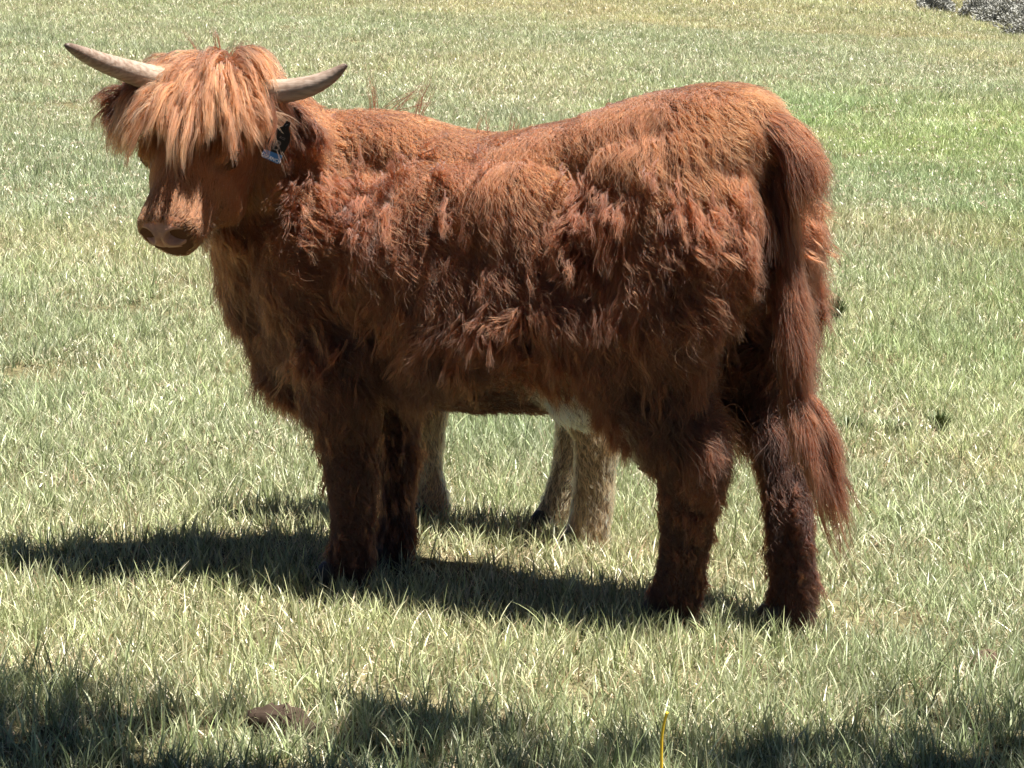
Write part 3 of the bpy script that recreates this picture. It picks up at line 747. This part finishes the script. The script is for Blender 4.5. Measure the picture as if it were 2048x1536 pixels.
slab([(-.0275, -.0455), (-.024, -.0495), (.024, -.0495), (.0275, -.0455), (.0275, -.026), (-.0275, -.030)], .0006, 'blue_band', M_blue, eartag, .0019)
slab([(-.0055, .043), (-.0035, .0475), (0, .049), (.0035, .0475), (.0055, .043), (.0035, .0385), (0, .037), (-.0035, .0385)], .004, 'tag_stud', M_tag, eartag, .002)
def lettering(txt, size, x, y, mat, off):
    cu = bpy.data.curves.new('lettering', 'FONT'); cu.body = txt; cu.size = size; cu.align_x = 'CENTER'; cu.extrude = .0002
    o = bpy.data.objects.new('lettering', cu); COL.objects.link(o)
    dg = bpy.context.evaluated_depsgraph_get(); dg.update(); me = bpy.data.meshes.new_from_object(o.evaluated_get(dg)); bpy.data.objects.remove(o)
    v = verts_of(me); nn = -tn if np.cross(tr_, tu) @ tn < 0 else tn
    w_ = tc + np.outer(v[:, 0] + x, tr_) + np.outer(v[:, 1] + y, tu) + np.outer(v[:, 2] + off, tn)
    me.vertices.foreach_set('co', w_.ravel()); me.update(); me.materials.clear(); me.materials.append(mat); me.name = 'lettering'
    o = bpy.data.objects.new('lettering', me); COL.objects.link(o); o.parent = eartag; return o
lettering('B', .038, 0, -.022, M_grey, .0024)
lettering('OSRANCH', .0125, 0, -.0475, M_white, .0032)
lettering('AGE', .009, .004, .010, M_grey, .0024)

# hooves
def hoof(c, fwd, parent, sc=1.0):
    c = np.array(c, float); c[2] = gz(c[0], c[1]) + .002; f = nrm(fwd); s = nrm(np.cross(UP, f)); V_ = []; F_ = []; 
    for q in (-1, 1):
        S = Soup(); rings = []
        for z, a, b, fo in ((0, .050, .026, .012), (.02, .047, .025, .008), (.045, .040, .022, .0), (.06, .03, .018, -.004)):
            t = np.linspace(0, 2 * math.pi, 14, endpoint=False)
            rings.append(c + s * q * .025 * sc + UP * z * sc + np.outer(np.cos(t) * a * sc + fo * sc + .006 * np.cos(t) ** 2, f) + np.outer(np.sin(t) * b * sc, s))
        v, ff = loft(rings); F_ += [tuple(i + sum(len(x) for x in V_) for i in g_) for g_ in ff]; V_.append(v)
    return mesh_obj('hoof', np.concatenate(V_), F_, M_hoof, parent)
for p in (B(.405, -.07, 0), B(.62, .02, 0), B(-.345, -.14, 0), B(-.35, .07, 0)): hoof(p, -U, heifer)

# ------------------------------------------------------------------ the calf behind
calf = bpy.data.objects.new('pale_calf', None); calf.location = (0, 0, 0); COL.objects.link(calf)
tag(calf, 'pale tan calf standing behind the heifer, only its woolly legs showing under her belly', 'calf')
CU = nrm((1, -.10, 0)); CW = nrm((.10, 1, 0)); CO = np.array((0.0, .63, 0))
def Cb(s, w, z): return CO + CU * s + CW * w + UP * z
CT = [Cb(.18, 0, .73), Cb(.24, 0, .71), Cb(.265, -.01, .62), Cb(.272, -.02, .50), Cb(.28, -.02, .42)]
def calf_body():
    S = Soup()
    A = np.array([(-.34, .55, .10, .06), (-.30, .56, .14, .10), (-.2, .57, .18, .13), (-.05, .56, .185, .15), (.1, .56, .18, .15), (.15, .58, .175, .14), (.19, .61, .14, .12), (.225, .62, .08, .06)])
    S.add(loft([ring(Cb(s, 0, np.interp(s, A[:, 0], A[:, 1])), np.interp(s, A[:, 0], A[:, 3]), np.interp(s, A[:, 0], A[:, 2]), CW, UP) for s in np.linspace(-.34, .225, 16)]))
    S.limb([Cb(-.24, 0, .62), Cb(-.31, 0, .70), Cb(-.37, -.01, .78)], [(.11, .10), (.09, .085), (.07, .065)], 16, side=CW)
    S.limb([Cb(-.34, -.01, .82), Cb(-.40, -.01, .80), Cb(-.46, -.01, .72), Cb(-.50, -.01, .655), Cb(-.515, -.01, .63)], [(.05, .055), (.07, .075), (.055, .065), (.042, .042), (.035, .035)], 18, side=CW)
    def leg(pts, rad): S.limb([Cb(*p) for p in pts], rad, 14, side=CU)
    leg([(-.25, -.08, .5), (-.29, -.085, .38), (-.32, -.085, .27), (-.335, -.085, .15), (-.34, -.085, .06), (-.35, -.085, .01)], [(.08, .06), (.065, .05), (.048, .042), (.036, .032), (.042, .038), (.044, .04)])
    leg([(-.22, .08, .5), (-.215, .085, .38), (-.21, .085, .27), (-.21, .085, .16), (-.20, .085, .06), (-.215, .085, .01)], [(.08, .06), (.065, .05), (.048, .042), (.034, .032), (.042, .038), (.044, .04)])
    leg([(.14, -.08, .58), (.15, -.09, .42), (.18, -.09, .33), (.205, -.09, .27), (.20, -.09, .16), (.19, -.09, .06), (.175, -.09, .01)], [(.09, .08), (.075, .06), (.062, .05), (.055, .046), (.047, .04), (.049, .042), (.052, .044)])
    leg([(.14, .08, .58), (.14, .09, .42), (.135, .09, .32), (.135, .09, .26), (.12, .09, .16), (.095, .09, .06), (.08, .09, .01)], [(.09, .08), (.075, .06), (.052, .044), (.042, .036), (.034, .032), (.038, .036), (.042, .04)])
    S.limb(CT, [.02, .018, .015, .011, .008], 10)
    return S
cb = fuse('body', calf_body(), .011, 6, calf, M_skinc)
TAN = np.array((.85, .45, .19)); TRD = np.array((.42, .17, .07))
def field_calf(P, N):
    q = P - CO; s = q @ CU; z = P[:, 2]; n_ = len(P)
    lm = 1 - sstep(.36, .45, z); D = np.tile(CU * .5 + np.array((0, 0, -.8)), (n_, 1)) * (1 - lm[:, None]) + lm[:, None] * np.array((0, 0, -1.0))
    D = D + vecnoise(P * 12, 71) * .8; D = nrm(D - N * (D * N).sum(-1, keepdims=True))
    L = .032 + .008 * fbm(P * 8, 72); L = L * (1 - .25 * lm)
    k = np.clip(sstep(.24, .36, z) * .8 + .3 * fbm(P * 9, 73), 0, 1)[:, None]; c = TAN * (1 - k) + TRD * k
    dk = np.clip(sstep(.1, .5, fbm(P * 30, 74)), 0, 1)[:, None] * .3; c = c * (1 - dk) + c * dk * .4
    return D, L, np.full(n_, .45), np.full(n_, .09), np.full(n_, .6), c * .7, c
coat(cb.data, 75000, 9000, 'coat', calf, field_calf, K=6, seed=3)
gs = []; tp2, _ = smooth_path(CT, [.02] * 5, 6)
bvh_h = bvh; bvh = BVHTree.FromPolygons([tuple(v) for v in verts_of(cb.data)], [tuple(p.vertices) for p in cb.data.polygons])
for i in range(26):
    f = r_.random() ** .6; a = min(int(f * (len(tp2) - 1)), len(tp2) - 2)
    gs.append(fall(tp2[a], r_.normal(0, .3, 3) + np.array((0, 0, -1)), .10, stiff=.6, wave=.08, seed=i))
locks('tail_hair', gs, 24, calf, .005, (.45, .35, .28), (.62, .52, .44), .6, .0004, 19, .006)
for p in (Cb(-.35, -.085, 0), Cb(-.215, .085, 0), Cb(.17, -.09, 0), Cb(.08, .09, 0)): hoof(p, -CU, calf, .8)
for q in (-1, 1):
    S = Soup(); S.ball(Cb(-.43, -.01 + q * .055, .78), (.013, .013, .013)); mesh_obj('eye', np.concatenate(S.V), S.F, M_eye, calf)
    V_, F_ = tube([Cb(-.35, -.01 + q * .05, .82), Cb(-.34, -.01 + q * .10, .815), Cb(-.33, -.01 + q * .15, .80)], [(.012, .01), (.03, .012), (.008, .004)], 10, side=CU)
    mesh_obj('ear', V_, F_, M_skinc, calf)

# ------------------------------------------------------------------ shade tree behind the photographer (its shadow crosses the foreground)
def shade_tree():
    tree = bpy.data.objects.new('shade_tree', None); tree.location = (0, 0, 0); COL.objects.link(tree)
    tag(tree, 'broad leafy tree beside the photographer whose canopy shades the near grass', 'tree')
    r = np.random.default_rng(5); S = Soup()
    base = np.array((3.4, -8.6, gz(3.4, -8.6) - .1)); top = base + np.array((-.2, .4, 4.2))
    S.limb([base, base + (0.02, .05, 1.2), base + (-.1, .2, 2.6), top], [.24, .19, .17, .13], 14)
    Mb = simple('bark', (.16, .13, .10), .9, .1, 14, .5, .8, 30)
    tips = []
    blobs = [(2.2, -1.92, 4.3, .95, .5), (3.6, -2.02, 4.5, 1.1, .5), (1.35, -1.95, 4.2, .62, .40), (.95, -1.58, 4.1, .48, .25), (.35, -1.70, 4.1, .62, .3), (-.55, -2.05, 4.2, .8, .35), (-1.6, -2.6, 4.4, .8, .35), (1.05, -1.38, 4.3, .22, .12),
             (.6, -3.2, 4.8, 1.3, .6), (2.2, -3.3, 5.0, 1.4, .8), (3.8, -4.5, 5.2, 1.6, 1.), (1.2, -5.0, 5.2, 1.6, 1.), (3.2, -7.0, 5.8, 2.0, 1.2), (5.2, -6.8, 5.2, 1.6, 1.), (1.4, -7.6, 5.2, 1.6, 1.), (3.5, -9.6, 5.2, 1.7, 1.)]
    V_, F_ = [], []; nn = 0
    for (x, y, z, rx, rz) in blobs:
        c = np.array((x, y, z)); mid = (top + c) / 2 + (0, 0, .35)
        S.limb([top - (0, 0, .5), mid, c], [.08, .05, .012], 8)
        n = int(6000 * rx * rx * max(rz, .4) * 1.1) + 300
        p = nrm(r.normal(0, 1, (n, 3))) * (r.random((n, 1)) ** .45) * (rx, rx, rz) + c
        keep = fbm(p * 2.6, 81, 2) > -.22; p = p[keep]; g_ = p - SUN * (p[:, 2:] / SUN[2]) ; p = p[(np.abs(g_[:, 0] - .262) > .10) | (np.abs(g_[:, 1] + 1.60) > .16)]; n = len(p)  # leaves cut from the unseen canopy so that sun reaches the yellow cord
        a = nrm(r.normal(0, 1, (n, 3))); b = nrm(np.cross(a, nrm(r.normal(0, 1, (n, 3))))); l = r.uniform(.035, .075, (n, 1)); w = l * .45
        q = np.stack([p - a * l, p + b * w, p + a * l, p - b * w], 1).reshape(-1, 3); V_.append(q)
        F_.append(nn + np.arange(n * 4).reshape(-1, 4)); nn += n * 4
    mesh_obj('trunk', np.concatenate(S.V), S.F, Mb, tree)
    m, nd, l = newmat('leaf'); b_ = nd['Principled BSDF']; b_.inputs['Base Color'].default_value = (.07, .12, .035, 1); b_.inputs['Roughness'].default_value = .5
    tr = nd.new('ShaderNodeBsdfTranslucent'); tr.inputs[0].default_value = (.12, .2, .04, 1); ms = nd.new('ShaderNodeMixShader'); ms.inputs[0].default_value = .3
    l.new(b_.outputs[0], ms.inputs[1]); l.new(tr.outputs[0], ms.inputs[2]); l.new(ms.outputs[0], nd['Material Output'].inputs[0])
    cr = mesh_obj('crown', np.concatenate(V_), np.concatenate(F_).tolist(), m, tree, smooth=False); cr['kind'] = 'stuff'
shade_tree()

# ------------------------------------------------------------------ small things in the grass
def clod(name, x, y, r, h, col, label, cat, seed, seg=4):
    bm = bmesh.new(); bmesh.ops.create_icosphere(bm, subdivisions=seg, radius=1); me = bpy.data.meshes.new(name); bm.to_mesh(me); bm.free()
    v = verts_of(me); d = 1 + .30 * fbm(v * 1.6, seed) + .30 * np.abs(fbm(v * 4, seed + 3)) + .13 * vnoise(v * 11, seed + 5) + .06 * vnoise(v * 24, seed + 6)
    v = v * d[:, None] * (r, r * .7, h); me.vertices.foreach_set('co', v.ravel()); me.update(); me.polygons.foreach_set('use_smooth', [True] * len(me.polygons))
    me.materials.append(simple(name + '_matter', col, .95, .1, 18, .55, 1.0, 40))
    o = bpy.data.objects.new(name, me); o.location = (x, y, gz(x, y) + h * .08); COL.objects.link(o); tag(o, label, cat); return o
p = PX(540, 1440, 5.99); clod('dirt_clod', p[0], p[1], .062, .048, (.055, .038, .028), 'crumbly dark brown lump of earth in the shaded foreground grass at lower left', 'dirt clod', 5)
p = PX(1992, 1290, 6.8); clod('dung_lump', p[0], p[1], .03, .028, (.11, .075, .055), 'small dry brown dung lump in sunlit grass near the right edge', 'dung', 8, 3)

# thin yellow cord standing out of the shaded grass
def cord():
    p0 = PX(1334, 1560, 5.66); x, y = p0[0], p0[1]; P0 = np.array((x, y, gz(x, y) - .02))
    top = PX(1343, 1424, 5.66); k1 = PX(1333, 1470, 5.66)
    pts = [P0, PX(1332, 1530, 5.66), PX(1332, 1490, 5.66), k1 + (0.0, 0, 0), PX(1337, 1445, 5.66), top]
    P, Q = smooth_path(pts, [.0026] * 6, 6); V_, F_ = tube(P, Q, 10)
    tag(mesh_obj('cord', V_, F_, simple('yellow_plastic', (.95, .62, .04), .4, .5, 30, .06)), 'thin bright yellow plastic cord sticking up out of the shaded foreground grass', 'cord')
cord()

# sagebrush on the far rim, top right
def bush(px, py, dep, rad, h, seed, label):
    r = np.random.default_rng(seed); p0 = PX(px, py, dep); x, y = p0[0], p0[1]; z = gz(x, y)
    o = bpy.data.objects.new('sagebrush', None); o.location = (x, y, z); COL.objects.link(o); tag(o, label, 'bush', 'sagebrush along the far rim of the pasture')
    n = 14000; q = nrm(r.normal(0, 1, (n, 3))); q[:, 2] = np.abs(q[:, 2]); q = q * (r.random((n, 1)) ** .35); lump = 1 + .35 * fbm(q * 3, seed); q = q * lump[:, None] * (rad, rad, h)
    a = nrm(q * (1, 1, 1.5) + r.normal(0, .25, (n, 3))); b = nrm(np.cross(a, r.normal(0, 1, (n, 3)))); l = r.uniform(.008, .022, (n, 1)); w = l * .45
    V_ = np.stack([q - a * l, q + b * w, q + a * l, q - b * w], 1).reshape(-1, 3); F_ = np.arange(n * 4).reshape(-1, 4).tolist()
    mesh_obj('foliage', V_, F_, M_sage, o, smooth=False)
    S = Soup()
    for k in range(9):
        d = nrm(r.normal(0, 1, 3) * (1, 1, .3) + (0, 0, .8)); S.limb([np.zeros(3), d * rad * .4, d * rad * .8], [.02, .013, .006], 6, k=2)
    mesh_obj('stem', np.concatenate(S.V), S.F, M_stem, o)
M_sage = simple('sage_leaf', (.34, .34, .31), .9, .1, 6, .35); M_stem = simple('sage_wood', (.13, .11, .10), .9, .1)
bush(2020, -4, 37, .38, .26, 1, 'largest grey sagebrush on the rim, nearest the top right corner')
bush(1968, -18, 38.5, .3, .24, 2, 'middle grey sagebrush on the rim, just left of the largest one')
bush(2062, 8, 37.0, .6, .5, 3, 'grey sagebrush on the rim cut by the right edge of the frame')
bush(1866, -24, 39.5, .24, .22, 4, 'small dark grey sagebrush on the rim, leftmost of the row')
bush(2110, 34, 34.5, .6, .5, 6, 'grey sagebrush on the rim just outside the right edge of the frame')

def dark_tuft(px, dep, rad, h, seed, label):
    r = np.random.default_rng(seed); p0 = PX(px, 700, dep); x, y = p0[0], p0[1]; V_, F_, nn = [], [], 0
    for i in range(90):
        az = r.uniform(0, 6.28); d = np.array((math.cos(az), math.sin(az), 0)); sd = np.array((-d[1], d[0], 0)); L = r.uniform(.6, 1.1) * h * 1.3; b = d * r.uniform(0, rad * .3); w = .003; e = r.uniform(.3, 1.1)
        for k in range(5):
            t = k / 4; c = b + d * rad * .9 * e * t ** 1.3 + UP * L * (t - .35 * e * t * t); ww = w * math.sin(math.pi * min(1, .15 + .85 * t))
            V_ += [c - sd * ww, c + sd * ww]
        F_ += [(nn + 2 * k, nn + 2 * k + 1, nn + 2 * k + 3, nn + 2 * k + 2) for k in range(4)]; nn += 10
    o = mesh_obj('dark_tuft', V_, F_, M_dark_tuft); o.location = (x, y, gz(x, y)); tag(o, label, 'dark_tuft')
M_dark_tuft = simple('dark_tuft_leaf', (.09, .12, .045), .6, .3, 30, .4)
dark_tuft(1676, 12.0, .07, .10, 1, 'dark bluish green tuft just right of the rump in the far grass')
dark_tuft(1712, 9.55, .06, .05, 2, 'low dark tuft standing in for a shaded gap in the grass beside the tail, left of the other low weeds')  # this and the next two are added in place of shaded gaps
dark_tuft(1800, 9.6, .08, .05, 3, 'low broad dark tuft standing in for a shaded gap in the grass, middle one right of the tail')
dark_tuft(1890, 9.75, .06, .05, 4, 'low dark tuft standing in for a shaded gap in the grass right of the tail, farthest from it')
